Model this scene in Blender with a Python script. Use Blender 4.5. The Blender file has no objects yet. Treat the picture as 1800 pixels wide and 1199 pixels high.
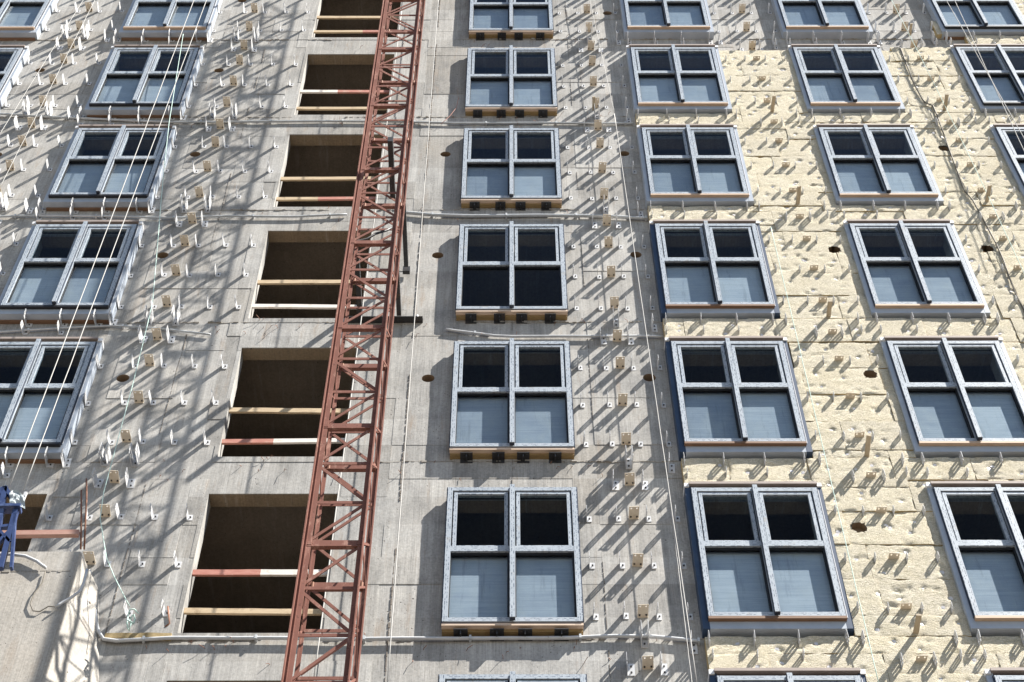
import bpy, bmesh, math, random
from mathutils import Vector, Matrix, noise
random.seed(7)
scene = bpy.context.scene
COL = scene.collection
ZB = 14.8166                      # world height of the sill of the lowest full row of windows

# ------------------------------------------------------------------ camera
PITCH, YAW, ROLL, FPX = 0.9653378, 0.0016931, -0.0025348, 3000.232
CAM = Vector((0.0, -12.9075, 1.6))
def cam_axes():
    cy, sy, cp, sp = math.cos(YAW), math.sin(YAW), math.cos(PITCH), math.sin(PITCH)
    f = Vector((sy*cp, cy*cp, sp)); r = Vector((cy, -sy, 0)); u = r.cross(f)
    c, s = math.cos(ROLL), math.sin(ROLL)
    return c*r + s*u, -s*r + c*u, f
RV, UV_, FV = cam_axes()
cd = bpy.data.cameras.new('camera'); co = bpy.data.objects.new('camera', cd); COL.objects.link(co)
cd.sensor_fit = 'HORIZONTAL'; cd.sensor_width = 36.0; cd.lens = FPX/1800*36; cd.clip_end = 3000
m = Matrix((RV, UV_, -FV)).transposed().to_4x4(); m.translation = CAM
co.matrix_world = m
scene.camera = co
def at(u, v, y):
    """world point on the plane Y=y that lies along the given sight line (used once to survey the site)"""
    d = FV + RV*((u-900)/FPX) - UV_*((v-599.5)/FPX)
    return CAM + d*((y-CAM.y)/d.y)

# ------------------------------------------------------------------ sky, sun, exposure
SUN = Vector((2.14, -1.0, 3.10)).normalized()
w = bpy.data.worlds.new('World'); scene.world = w; w.use_nodes = True
nt = w.node_tree
for n in list(nt.nodes): nt.nodes.remove(n)
sky = nt.nodes.new('ShaderNodeTexSky'); sky.sky_type = 'NISHITA'; sky.sun_disc = False
sky.sun_elevation = math.asin(SUN.z); sky.sun_rotation = math.atan2(SUN.x, SUN.y)
sky.air_density = 1.0; sky.dust_density = 0.2; sky.ozone_density = 1.0
bg = nt.nodes.new('ShaderNodeBackground'); bg.inputs['Strength'].default_value = 0.05
wo = nt.nodes.new('ShaderNodeOutputWorld')
nt.links.new(sky.outputs[0], bg.inputs['Color']); nt.links.new(bg.outputs[0], wo.inputs[0])
sl = bpy.data.lights.new('sun', 'SUN'); sl.energy = 5.0; sl.angle = math.radians(0.53); sl.color = (1.0, 0.95, 0.87)
so = bpy.data.objects.new('sun', sl); COL.objects.link(so)
so.rotation_euler = (-SUN).to_track_quat('-Z', 'Y').to_euler(); so.location = (30, -20, 60)
scene.view_settings.view_transform = 'Standard'; scene.view_settings.look = 'None'
scene.view_settings.gamma = 1.0; scene.view_settings.exposure = 1.62
scene.cycles.max_bounces = 8; scene.cycles.diffuse_bounces = 3; scene.cycles.transparent_max_bounces = 12

# ------------------------------------------------------------------ materials
MATS = {}
class NT:
    def __init__(s, name):
        s.m = bpy.data.materials.new(name); s.m.use_nodes = True; s.t = s.m.node_tree
        s.b = s.t.nodes['Principled BSDF']; MATS[name] = s.m
    def n(s, typ, **kw):
        nd = s.t.nodes.new(typ)
        for k, v in kw.items(): setattr(nd, k, v)
        return nd
    def l(s, a, b): s.t.links.new(a, b)
    def pos(s, scale=(1, 1, 1), src='pos'):
        if src == 'pos': o = s.n('ShaderNodeNewGeometry').outputs['Position']
        elif src == 'uv': o = s.n('ShaderNodeTexCoord').outputs['UV']
        else: o = s.n('ShaderNodeTexCoord').outputs['Object']
        mp = s.n('ShaderNodeMapping'); mp.inputs['Scale'].default_value = scale
        s.l(o, mp.inputs['Vector']); return mp.outputs[0]
    def noise(s, vec, scale, detail=4, rough=.6):
        nd = s.n('ShaderNodeTexNoise'); nd.inputs['Scale'].default_value = scale
        nd.inputs['Detail'].default_value = detail; nd.inputs['Roughness'].default_value = rough
        s.l(vec, nd.inputs['Vector']); return nd.outputs['Fac']
    def ramp(s, fac, a, b, c0=(0, 0, 0, 1), c1=(1, 1, 1, 1)):
        r = s.n('ShaderNodeValToRGB'); r.color_ramp.elements[0].position = a; r.color_ramp.elements[1].position = b
        r.color_ramp.elements[0].color = c0; r.color_ramp.elements[1].color = c1
        s.l(fac, r.inputs[0]); return r.outputs[0]
    def mix(s, fac, a, b, mode='MIX'):
        x = s.n('ShaderNodeMixRGB', blend_type=mode)
        for sock, v in ((x.inputs[0], fac), (x.inputs[1], a), (x.inputs[2], b)):
            if isinstance(v, (int, float)): sock.default_value = v
            elif isinstance(v, tuple): sock.default_value = v if len(v) == 4 else (*v, 1)
            else: s.l(v, sock)
        return x.outputs[0]
    def bump(s, h, strength, dist, prev=None):
        b = s.n('ShaderNodeBump'); b.inputs['Strength'].default_value = strength; b.inputs['Distance'].default_value = dist
        s.l(h, b.inputs['Height'])
        if prev is not None: s.l(prev, b.inputs['Normal'])
        return b.outputs[0]
    def out(s, col=None, rough=.8, nrm=None, metal=0, spec=.3):
        if col is not None:
            if isinstance(col, tuple): s.b.inputs['Base Color'].default_value = (*col[:3], 1)
            else: s.l(col, s.b.inputs['Base Color'])
        if isinstance(rough, (int, float)): s.b.inputs['Roughness'].default_value = rough
        else: s.l(rough, s.b.inputs['Roughness'])
        s.b.inputs['Metallic'].default_value = metal; s.b.inputs['Specular IOR Level'].default_value = spec
        if nrm is not None: s.l(nrm, s.b.inputs['Normal'])
        return s.m

def concrete(name, base, warm, dark, streak=.35, wear=1.0):
    k = NT(name)
    p = k.pos()
    big = k.noise(p, .5, 5, .6)
    blot = k.noise(k.pos((1, 1, .7)), 2.1, 5, .66)
    c = k.mix(k.ramp(big, .36, .64), base, warm)
    c = k.mix(k.mix(1, k.ramp(blot, .44, .70), (.8*wear,)*3, 'MULTIPLY'), c, dark)
    vs = k.noise(k.pos((16, 1, .35)), 1.0, 5, .65)                     # streaks of the shuttering boards
    c = k.mix(streak, c, k.ramp(vs, .28, .72, (.40, .39, .385, 1), (1.32, 1.31, 1.29, 1)), 'MULTIPLY')
    vf = k.noise(k.pos((120, 1, 1.6)), 1.0, 3, .6)
    c = k.mix(.5*wear, c, k.ramp(vf, .3, .7, (.55, .55, .55, 1), (1.25, 1.25, 1.25, 1)), 'MULTIPLY')
    fine = k.noise(p, 30, 4, .72)
    c = k.mix(.55, c, k.ramp(fine, .3, .7, (.6, .6, .6, 1), (1.25, 1.25, 1.25, 1)), 'MULTIPLY')
    rust = k.ramp(k.noise(k.pos((5, 1, .8)), 1.2, 5, .7), .57, .74)
    c = k.mix(k.mix(1, rust, (.5*wear,)*3, 'MULTIPLY'), c, (.27, .19, .125))
    lime = k.ramp(k.noise(k.pos((9, 1, .6)), 1.1, 5, .73), .57, .74)
    c = k.mix(k.mix(1, lime, (.55*wear,)*3, 'MULTIPLY'), c, (.58, .57, .55))
    soot = k.ramp(k.noise(k.pos((11, 1, .9)), 1.5, 5, .76), .60, .70)
    c = k.mix(k.mix(1, soot, (.55*wear,)*3, 'MULTIPLY'), c, (.13, .12, .11))
    pits = None
    for sc_, lo, hi, gl, gs in ((7, .05, .09, .50, 1.4), (19, .09, .15, .53, 2.3)):
        vo = k.n('ShaderNodeTexVoronoi'); vo.inputs['Scale'].default_value = sc_
        wob = k.mix(.06, p, k.n('ShaderNodeTexNoise').outputs['Color'], 'ADD'); k.l(wob, vo.inputs['Vector'])
        pit = k.ramp(vo.outputs['Distance'], lo, hi, (1, 1, 1, 1), (0, 0, 0, 1))
        pit = k.mix(1, pit, k.ramp(k.noise(p, gs, 3), gl, gl+.06), 'MULTIPLY')
        pits = pit if pits is None else k.mix(1, pits, pit, 'LIGHTEN')
    c = k.mix(k.mix(1, pits, (.85, .85, .85), 'MULTIPLY'), c, (.085, .07, .058))
    h = k.mix(.5, vf, fine); h = k.mix(.35, h, blot); h = k.mix(pits, h, (0, 0, 0))
    b3 = k.bump(h, .55, .008)
    return k.out(c, .9, b3, 0, .15)
concrete('concrete', (.41, .405, .393), (.40, .384, .358), (.225, .223, .218))
concrete('concrete_pale', (.45, .445, .43), (.435, .42, .395), (.28, .275, .27))
concrete('concrete_dull', (.35, .345, .335), (.355, .335, .305), (.20, .196, .19))
concrete('concrete_light', (.41, .395, .37), (.42, .39, .35), (.30, .285, .26), .25, .7)
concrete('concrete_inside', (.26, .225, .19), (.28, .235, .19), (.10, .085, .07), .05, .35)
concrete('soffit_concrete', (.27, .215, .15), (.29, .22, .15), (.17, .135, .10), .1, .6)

k = NT('mineral_wool')
a = k.noise(k.pos((1, 1, 2.0)), 2.6, 6, .65); f = k.noise(k.pos((1, 1, 3.2)), 26, 5, .76); g_ = k.noise(k.pos((1, 1, 1.8)), 75, 4, .7)
c = k.mix(k.ramp(a, .3, .7), (.63, .575, .47), (.71, .665, .575))
c = k.mix(.85, c, k.ramp(f, .32, .60, (.60, .61, .50, 1), (1.06, 1.06, 1.06, 1)), 'MULTIPLY')
c = k.mix(.75, c, k.ramp(g_, .32, .56, (.55, .51, .43, 1), (1.05, 1.05, 1.05, 1)), 'MULTIPLY')
t = k.ramp(k.noise(k.pos((1, 1, 2.6)), 9, 7, .8), .635, .69); c = k.mix(k.mix(1, t, (.8, .8, .8), 'MULTIPLY'), c, (.36, .275, .15))
oi = k.n('ShaderNodeObjectInfo'); c = k.mix(.3, c, k.ramp(oi.outputs['Random'], 0, 1, (.82, .82, .84, 1), (1.10, 1.07, .98, 1)), 'MULTIPLY')
h = k.mix(.35, f, g_); h = k.mix(t, h, (0, 0, 0)); b = k.bump(h, 1.0, .03)
k.out(c, .95, b, 0, .03)

k = NT('wool_edge'); k.out(k.mix(k.noise(k.pos(), 30, 4), (.33, .24, .12), (.52, .42, .24)), .95, None, 0, .05)
k = NT('hole_wall'); k.out(k.mix(k.noise(k.pos(), 40, 4), (.19, .14, .095), (.30, .225, .16)), .95, None, 0, .05)

# printed protective tape on the window profiles (UV runs along each profile in metres)
k = NT('taped_profile')
uv = k.pos((1, 1, 1), 'uv')
br = k.n('ShaderNodeTexBrick'); br.inputs['Scale'].default_value = 1.0; br.inputs['Brick Width'].default_value = .075
br.inputs['Row Height'].default_value = .022; br.inputs['Mortar Size'].default_value = .0065; br.inputs['Mortar Smooth'].default_value = .1
br.offset = .37; k.l(uv, br.inputs['Vector'])
prt = k.ramp(k.noise(k.pos((17, 50, 1), 'uv'), 1.0, 3, .6), .49, .53)
dash = k.mix(1, prt, k.ramp(br.outputs['Fac'], .4, .6, (1, 1, 1, 1), (0, 0, 0, 1)), 'MULTIPLY')
c = k.mix(k.ramp(k.noise(k.pos(), 3, 4), .3, .7), (.315, .355, .40), (.385, .425, .47))
c = k.mix(k.mix(1, dash, (.85, .85, .85), 'MULTIPLY'), c, (.05, .07, .11))
d = k.ramp(k.noise(k.pos(), 5, 5, .7), .60, .68); c = k.mix(k.mix(1, d, (.5, .5, .5), 'MULTIPLY'), c, (.30, .28, .25))
k.out(c, .42, k.bump(k.noise(k.pos(), 25, 3), .15, .004), 0, .4)

def plain(name, c0, c1, rough=.6, scale=8, metal=0, spec=.35, bump=.2, stretch=(1, 1, 1), grime=None):
    k = NT(name); p = k.pos(stretch)
    n = k.noise(p, scale, 5, .65); c = k.mix(k.ramp(n, .3, .7), c0, c1)
    if grime:
        g = k.ramp(k.noise(k.pos(), scale*.45, 6, .75), .55, .72); c = k.mix(g, c, grime)
    return k.out(c, rough, k.bump(n, bump, .004), metal, spec)
plain('profile_dark', (.018, .026, .045), (.03, .04, .065), .5)
plain('gasket', (.008, .008, .010), (.014, .014, .016), .6)
plain('navy_membrane', (.022, .042, .085), (.035, .06, .11), .55, 5, grime=(.06, .085, .13))
plain('zinc_sheet', (.30, .34, .40), (.38, .42, .48), .45, 4, 0, .5, .1, grime=(.36, .38, .40))
plain('zinc_white', (.66, .68, .70), (.76, .75, .76), .45, 6, 0, .5, .1, grime=(.50, .50, .50))
plain('galvanised', (.46, .47, .48), (.58, .58, .59), .4, 30, 0, .5, .1, grime=(.58, .58, .58))
plain('brown_trim', (.15, .085, .05), (.20, .115, .07), .6, 6, stretch=(1, 1, 9))
plain('tan_trim', (.42, .30, .21), (.50, .37, .27), .6, 6, stretch=(1, 1, 9))
plain('taupe_trim', (.25, .205, .185), (.31, .26, .235), .65, 6)
plain('pink_trim', (.52, .40, .31), (.60, .47, .37), .7, 7)
plain('black_sill', (.014, .015, .018), (.022, .023, .027), .5)
plain('dark_steel', (.022, .022, .024), (.045, .045, .048), .5, 14, grime=(.07, .045, .03))
plain('beige_plate', (.62, .54, .43), (.72, .64, .53), .6, 14, grime=(.52, .42, .31))
plain('pine', (.40, .30, .19), (.54, .43, .29), .8, 9, stretch=(.6, 4, 4), grime=(.24, .17, .105))
plain('pine_old', (.34, .28, .20), (.46, .39, .295), .85, 9, stretch=(4, .6, 4), grime=(.22, .16, .10))
plain('ochre_timber', (.20, .135, .06), (.29, .20, .09), .8, 6, stretch=(1, 4, 4), grime=(.16, .09, .035))
plain('paint_red', (.36, .13, .10), (.46, .23, .18), .7, 10, stretch=(.8, 4, 4), grime=(.46, .34, .27))
plain('paint_white', (.60, .55, .50), (.72, .68, .64), .7, 10, stretch=(.8, 4, 4), grime=(.45, .37, .29))
plain('faded_red', (.30, .14, .11), (.42, .27, .22), .8, 5, stretch=(.8, 4, 4), grime=(.46, .36, .29))
plain('rust_rod', (.17, .075, .045), (.25, .12, .075), .8, 40)
plain('rope_white', (.40, .39, .375), (.50, .49, .47), .8, 120)
plain('rope_green', (.38, .56, .50), (.60, .72, .68), .8, 30)
plain('cable_grey', (.36, .38, .40), (.48, .50, .52), .55, 12)
plain('cable_white', (.42, .43, .45), (.54, .55, .56), .5, 12)
plain('cable_dark', (.10, .09, .075), (.17, .15, .12), .7, 20)
plain('blue_steel', (.025, .042, .115), (.04, .065, .16), .45, 8, grime=(.10, .14, .27))
plain('grey_cloth', (.30, .34, .36), (.42, .46, .47), .8, 12)
plain('dowel_white', (.52, .50, .52), (.60, .58, .60), .5, 40)
plain('foam_ochre', (.24, .175, .085), (.36, .28, .15), .9, 20, bump=.9)
plain('site_ground', (.10, .09, .078), (.13, .118, .102), .95, .4, bump=.4, grime=(.08, .072, .06))
plain('mortar_dark', (.12, .10, .085), (.20, .175, .15), .95, 30, bump=.8)
plain('mortar', (.20, .185, .165), (.36, .34, .31), .95, 14, bump=.8, grime=(.13, .105, .085))

k = NT('mast_paint'); p = k.pos()
c = k.mix(k.ramp(k.noise(p, 4, 5), .3, .7), (.150, .064, .048), (.215, .098, .076))
c = k.mix(k.ramp(k.noise(k.pos((1, 1, .35)), 9, 6, .75), .55, .68), c, (.33, .195, .155))
c = k.mix(k.ramp(k.noise(p, 16, 5, .8), .58, .66), c, (.075, .034, .026))
k.out(c, .7, k.bump(k.noise(p, 35, 3), .2, .003), 0, .15)

k = NT('film_panel')               # blue-grey sheet standing behind the lower panes
oi = k.n('ShaderNodeObjectInfo')
st = k.noise(k.pos((1.2, 1, 42)), 1.0, 4, .7); sp = k.noise(k.pos((1, 1, 1.6)), 2.2, 5, .6)
c = k.mix(k.ramp(sp, .3, .7), (.47, .505, .58), (.60, .625, .68))
c = k.mix(.6, c, k.ramp(st, .3, .72, (.72, .74, .78, 1), (1.25, 1.23, 1.2, 1)), 'MULTIPLY')
c = k.mix(.75, c, k.ramp(oi.outputs['Random'], 0, 1, (.68, .70, .74, 1), (1.28, 1.26, 1.22, 1)), 'MULTIPLY')
sm = k.ramp(k.noise(k.pos((1.5, 1, .9)), 2.8, 6, .7), .50, .66); c = k.mix(k.mix(1, sm, (.45, .45, .45), 'MULTIPLY'), c, (.60, .61, .62))
dr = k.ramp(k.noise(k.pos((9, 1, .7)), 1.6, 5, .75), .56, .66); c = k.mix(k.mix(1, dr, (.35, .35, .35), 'MULTIPLY'), c, (.24, .25, .27))
sc = k.ramp(k.noise(k.pos((2.5, 1, 60)), 1.0, 3, .7), .70, .73); c = k.mix(k.mix(1, sc, (.5, .5, .5), 'MULTIPLY'), c, (.6, .62, .65))
k.out(c, .38, k.bump(k.mix(.5, st, sp), .25, .01), 0, .5)

k = NT('window_glass')
k.t.nodes.remove(k.b)
tr = k.n('ShaderNodeBsdfTransparent'); tr.inputs[0].default_value = (.80, .84, .86, 1)
gl = k.n('ShaderNodeBsdfGlossy'); gl.inputs['Roughness'].default_value = .02
gl.inputs['Color'].default_value = (.9, .95, 1, 1)
lw_ = k.n('ShaderNodeLayerWeight'); lw_.inputs['Blend'].default_value = .5
pw = k.n('ShaderNodeMath', operation='POWER'); k.l(lw_.outputs['Facing'], pw.inputs[0]); pw.inputs[1].default_value = 5.0
ma = k.n('ShaderNodeMath', operation='MULTIPLY_ADD'); k.l(pw.outputs[0], ma.inputs[0]); ma.inputs[1].default_value = .6; ma.inputs[2].default_value = .003
nb = k.bump(k.noise(k.pos(), 1.6, 3), .06, .02); k.l(nb, gl.inputs['Normal'])
mx = k.n('ShaderNodeMixShader'); k.l(ma.outputs[0], mx.inputs[0]); k.l(tr.outputs[0], mx.inputs[1]); k.l(gl.outputs[0], mx.inputs[2])
k.l(mx.outputs[0], k.t.nodes['Material Output'].inputs['Surface'])

# ------------------------------------------------------------------ mesh helpers
class MB:
    def __init__(s): s.v, s.f, s.uv, s.mi = [], [], [], []
    def quad(s, a, b, c, d, uv=None, mi=0):
        i = len(s.v); s.v += [tuple(a), tuple(b), tuple(c), tuple(d)]; s.f.append((i, i+1, i+2, i+3))
        s.uv.append(uv or ((0, 0), (1, 0), (1, 1), (0, 1))); s.mi.append(mi)
    def face(s, pts, mi=0):
        i = len(s.v); s.v += [tuple(p) for p in pts]; s.f.append(tuple(range(i, i+len(pts))))
        s.uv.append(tuple((0, 0) for _ in pts)); s.mi.append(mi)
    def box(s, x0, x1, y0, y1, z0, z1, mi=0):
        o = random.random()*9
        L = max(x1-x0, z1-z0); vert = (z1-z0) > (x1-x0)
        def U(p):     # u along the length of the profile
            if vert: return (p[2]+o, p[0]+p[1])
            return (p[0]+o, p[2]+p[1])
        P = lambda i, j, k2: ((x0, x1)[i], (y0, y1)[j], (z0, z1)[k2])
        for q in (((0,0,0),(1,0,0),(1,0,1),(0,0,1)), ((1,1,0),(0,1,0),(0,1,1),(1,1,1)),
                  ((0,1,0),(0,0,0),(0,0,1),(0,1,1)), ((1,0,0),(1,1,0),(1,1,1),(1,0,1)),
                  ((0,0,1),(1,0,1),(1,1,1),(0,1,1)), ((0,1,0),(1,1,0),(1,0,0),(0,0,0))):
            pts = [P(*t) for t in q]; s.quad(*pts, uv=tuple(U(p) for p in pts), mi=mi)
        return s
    def bar(s, a, b, wx, wy, up=(0, -1, 0), mi=0):
        """rectangular bar from a to b, wx across, wy along `up`"""
        a, b = Vector(a), Vector(b); d = (b-a).normalized(); u = Vector(up); u = (u-d*u.dot(d))
        if u.length < 1e-5: u = d.orthogonal()
        u.normalize(); r = d.cross(u)
        c = [[p + r*(i*wx/2) + u*(j*wy/2) for i, j in ((-1,-1),(1,-1),(1,1),(-1,1))] for p in (a, b)]
        for i in range(4): j = (i+1) % 4; s.quad(c[0][i], c[0][j], c[1][j], c[1][i], mi=mi)
        s.face(c[0][::-1], mi); s.face(c[1], mi); return s
    def tube(s, pts, r, seg=7, mi=0):
        pts = [Vector(p) for p in pts]; rings = []; prev = None
        for i, p in enumerate(pts):
            d = (pts[min(i+1, len(pts)-1)] - pts[max(i-1, 0)]).normalized()
            u = (prev - d*prev.dot(d)) if prev is not None else d.orthogonal()
            u.normalize(); prev = u; w_ = d.cross(u)
            rr = r(i/(len(pts)-1)) if callable(r) else r
            rings.append([p + (u*math.cos(t) + w_*math.sin(t))*rr for t in [k2*2*math.pi/seg for k2 in range(seg)]])
        base = len(s.v)
        for R_ in rings: s.v += [tuple(p) for p in R_]
        for i in range(len(rings)-1):
            for k2 in range(seg):
                a = base+i*seg+k2; b = base+i*seg+(k2+1) % seg
                s.f.append((a, b, b+seg, a+seg)); s.uv.append(((0,0),)*4); s.mi.append(mi)
        for R_, rev in ((0, True), (len(rings)-1, False)):
            idx = [base+R_*seg+k2 for k2 in range(seg)]
            s.f.append(tuple(idx[::-1] if rev else idx)); s.uv.append(((0,0),)*seg); s.mi.append(mi)
        return s
    def mesh(s, name, mats, smooth=False):
        me = bpy.data.meshes.new(name); me.from_pydata(s.v, [], s.f)
        for mt in ([mats] if isinstance(mats, str) else mats): me.materials.append(MATS[mt])
        ul = me.uv_layers.new(name='UVMap'); i = 0
        for fuv in s.uv:
            for t in fuv: ul.data[i].uv = t; i += 1
        for pl, mi in zip(me.polygons, s.mi): pl.material_index = mi; pl.use_smooth = smooth
        bm = bmesh.new(); bm.from_mesh(me); bmesh.ops.recalc_face_normals(bm, faces=bm.faces) if not smooth else None
        bm.to_mesh(me); bm.free(); me.update(); return me
    def build(s, name, mats, parent=None, smooth=False, loc=(0, 0, 0)):
        return place(name, s.mesh(name, mats, smooth), parent, loc)
def place(name, me, parent=None, loc=(0, 0, 0), rot=None, scale=None):
    o = bpy.data.objects.new(name, me); COL.objects.link(o); o.location = loc
    if rot: o.rotation_euler = rot
    if scale: o.scale = scale
    if parent: o.parent = parent
    return o
def tag(o, label=None, cat=None, group=None, kind=None):
    if label: o['label'] = label
    if cat: o['category'] = cat
    if group: o['group'] = group
    if kind: o['kind'] = kind
    return o
def empty(name, loc=(0, 0, 0)):
    o = bpy.data.objects.new(name, None); COL.objects.link(o); o.location = loc; o.empty_display_size = .2; return o
ORD = ['first', 'second', 'third', 'fourth', 'fifth', 'sixth', 'seventh', 'eighth']

# ------------------------------------------------------------------ ground
g = MB(); g.quad((-900, -900, 0), (900, -900, 0), (900, 900, 0), (-900, 900, 0))
tag(g.build('ground', 'site_ground'), kind='structure')

# ------------------------------------------------------------------ the building (local heights: 0 = sill of the lowest full row)
B = empty('apartment_building', (0, 0, ZB)); B.empty_display_size = 1
tag(B, 'unfinished concrete apartment block with gridded windows, facade brackets and cream insulation boards', 'building')
ROWS = range(-1, 6)
PD = .14                                                   # how far the bare windows stand proud of the concrete
COLS = {'A': (-10.03, -8.41), 'B': (-6.971, -5.349), 'C': (-3.55, -2.03), 'D': (-.731, .769), 'E': (2.035, 3.633), 'F': (4.868, 6.460), 'G': (7.70, 9.30)}
def opening(c, r):
    x0, x1 = COLS[c]
    if c == 'C' or (c in 'AB' and r == 0): return (x0 if c == 'C' else x0+.07, x1 if c == 'C' else x1-.10, -.03, 2.28)
    if c == 'D': return (x0+.05, x1-.05, .03, 2.16)
    return (x0+.12, x1-.12, .03, 2.13)
HOLES = {1: [(-4.99, 1.59), (-1.06, 1.59), (1.79, 1.59)], 2: [(-4.98, 1.59), (-1.04, 1.59), (1.80, 1.59)], 3: [(-4.97, 1.61), (-1.02, 1.61), (1.80, 1.61), (-8.1, 1.61)],
         4: [(-5.02, 1.64), (-8.1, 1.64)], 5: [(1.79, 1.0), (-5.0, 1.6)]}
XL, XR, WT = -13.0, 12.5, .20
panel_x = [-13, -8.38, -7.2, -6.93, -5.38, -5.05, -4.28, -3.78, -3.6, -2.0, -1.45, -.70, .74, 1.03, 1.86, 2.1, 3.6, 3.95, 4.8, 6.5, 7.6, 9.3, 12.5]
for r in range(-2, 7):
    zlo, zhi = -.13, 2.87
    ops = [opening(c, r) for c in COLS] if r in ROWS else []
    hs = HOLES.get(r, [])
    panel_z = [zlo, .2+random.uniform(-.03, .03), .72, 1.16, 1.72, 2.22, 2.55, zhi]
    pxs = [v for v in panel_x if all(abs(v-h[0]) > .14 for h in hs)]; panel_z = [v for v in panel_z if all(abs(v-h[1]) > .14 for h in hs)]
    xb = sorted(set([XL, XR] + pxs + [v for o in ops for v in o[:2]] + [h[0]+d for h in hs for d in (-.13, .13)]))
    zb = sorted(set(panel_z + [v for o in ops for v in o[2:]] + [h[1]+d for h in hs for d in (-.13, .13)]))
    off = {}
    mb = MB(); yo = random.uniform(-.003, .003)
    for i in range(len(xb)-1):
        for j in range(len(zb)-1):
            x0, x1, z0, z1 = xb[i], xb[i+1], zb[j], zb[j+1]; cx, cz = (x0+x1)/2, (z0+z1)/2
            if any(o[0] < cx < o[1] and o[2] < cz < o[3] for o in ops): continue
            pi = sum(1 for v in panel_x if v <= cx); pj = sum(1 for v in panel_z if v <= cz)
            if (pi, pj) not in off: off[(pi, pj)] = (random.choice((0, 0, .002, .004, .007)), random.choice((0, 0, 3, 4)))
            y = yo - off[(pi, pj)][0]; mi_ = off[(pi, pj)][1]
            hh = [h for h in hs if abs(h[0]-cx) < .12 and abs(h[1]-cz) < .12]
            if hh:
                hx, hz = hh[0]; N = 24; R_ = .083
                ci = [(hx+R_*math.cos(2*math.pi*q/N), hz+R_*math.sin(2*math.pi*q/N)) for q in range(N)]
                def sq(q):
                    a = 2*math.pi*q/N; c_, s_ = math.cos(a), math.sin(a); k_ = max(abs(c_), abs(s_))
                    return (cx + c_/k_*(x1-x0)/2, cz + s_/k_*(z1-z0)/2)
                for q in range(N):
                    q2 = (q+1) % N; a, b_ = sq(q), sq(q2)
                    mb.quad((ci[q][0], y, ci[q][1]), (ci[q2][0], y, ci[q2][1]), (b_[0], y, b_[1]), (a[0], y, a[1]), mi=mi_)
                    mb.quad((ci[q][0], y, ci[q][1]), (ci[q2][0], y, ci[q2][1]), (ci[q2][0], WT, ci[q2][1]), (ci[q][0], WT, ci[q][1]), mi=1)
                mb.face([(c_[0], WT-.03, c_[1]) for c_ in ci], mi=1)
            else: mb.quad((x0, y, z0), (x1, y, z0), (x1, y, z1), (x0, y, z1), mi=mi_)
            for (a, b_) in (((x0, z0), (x1, z0)), ((x0, z1), (x1, z1)), ((x0, z0), (x0, z1)), ((x1, z0), (x1, z1))):
                mb.quad((a[0], y, a[1]), (b_[0], y, b_[1]), (b_[0], .012, b_[1]), (a[0], .012, a[1]))
    for o in ops:                                           # reveals and soffit
        x0, x1, z0, z1 = o
        mb.quad((x0, .012, z0), (x0, .012, z1), (x0, WT, z1), (x0, WT, z0)); mb.quad((x1, .012, z0), (x1, .012, z1), (x1, WT, z1), (x1, WT, z0))
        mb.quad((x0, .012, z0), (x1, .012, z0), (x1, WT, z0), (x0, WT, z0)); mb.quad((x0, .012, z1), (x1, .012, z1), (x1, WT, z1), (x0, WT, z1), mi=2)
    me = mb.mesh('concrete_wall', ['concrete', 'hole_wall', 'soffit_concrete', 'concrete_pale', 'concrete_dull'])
    place('concrete_wall', me, B, (0, 0, 3*r))
lw = MB(); lw.box(XL, XR, 0, .2, -ZB, -6.13); lw.build('concrete_wall', 'concrete', B)
# floors, partitions and back wall inside
for r in range(-2, 8):
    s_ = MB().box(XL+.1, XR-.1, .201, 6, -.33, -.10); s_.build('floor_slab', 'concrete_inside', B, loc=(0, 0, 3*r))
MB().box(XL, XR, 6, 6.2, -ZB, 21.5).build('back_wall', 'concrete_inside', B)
MB().box(XL, XL+.2, .2, 6, -ZB, 21.5).build('end_wall', 'concrete', B); MB().box(XR-.2, XR, .2, 6, -ZB, 21.5).build('end_wall', 'concrete', B)
MB().box(XL, XR, 0, 6.2, 20.9, 21.2).build('roof_slab', 'concrete', B)
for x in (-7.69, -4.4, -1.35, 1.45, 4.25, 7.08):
    MB().box(x-.08, x+.08, .202, 5.99, -6, 20.8).build('partition_wall', 'concrete_inside', B)

# rough pour joints between storeys
for r in range(-1, 7):
    mb = MB(); rnd = random.Random(r*11+3)
    for (xa, xb_) in ((-12.5, 2.0),) if r < 5 else ((-12.5, 9.5),):
        x = xa
        while x < xb_:
            dx = rnd.uniform(.015, .06)
            if noise.noise((x*1.1, r*5.3, 0)) > -.12:
                h = abs(noise.noise((x*7, r*3.1, 2)))*.07+.006; y = -.005-abs(noise.noise((x*9, r, 7)))*.034
                zc = -.13+noise.noise((x*3, r, 4))*.015
                mb.box(x, x+dx, y, .02, zc-h*.4, zc+h*.6)
            x += dx
    tag(mb.build('mortar_joint', 'mortar', B, loc=(0, 0, 3*r)), kind='stuff')

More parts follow.
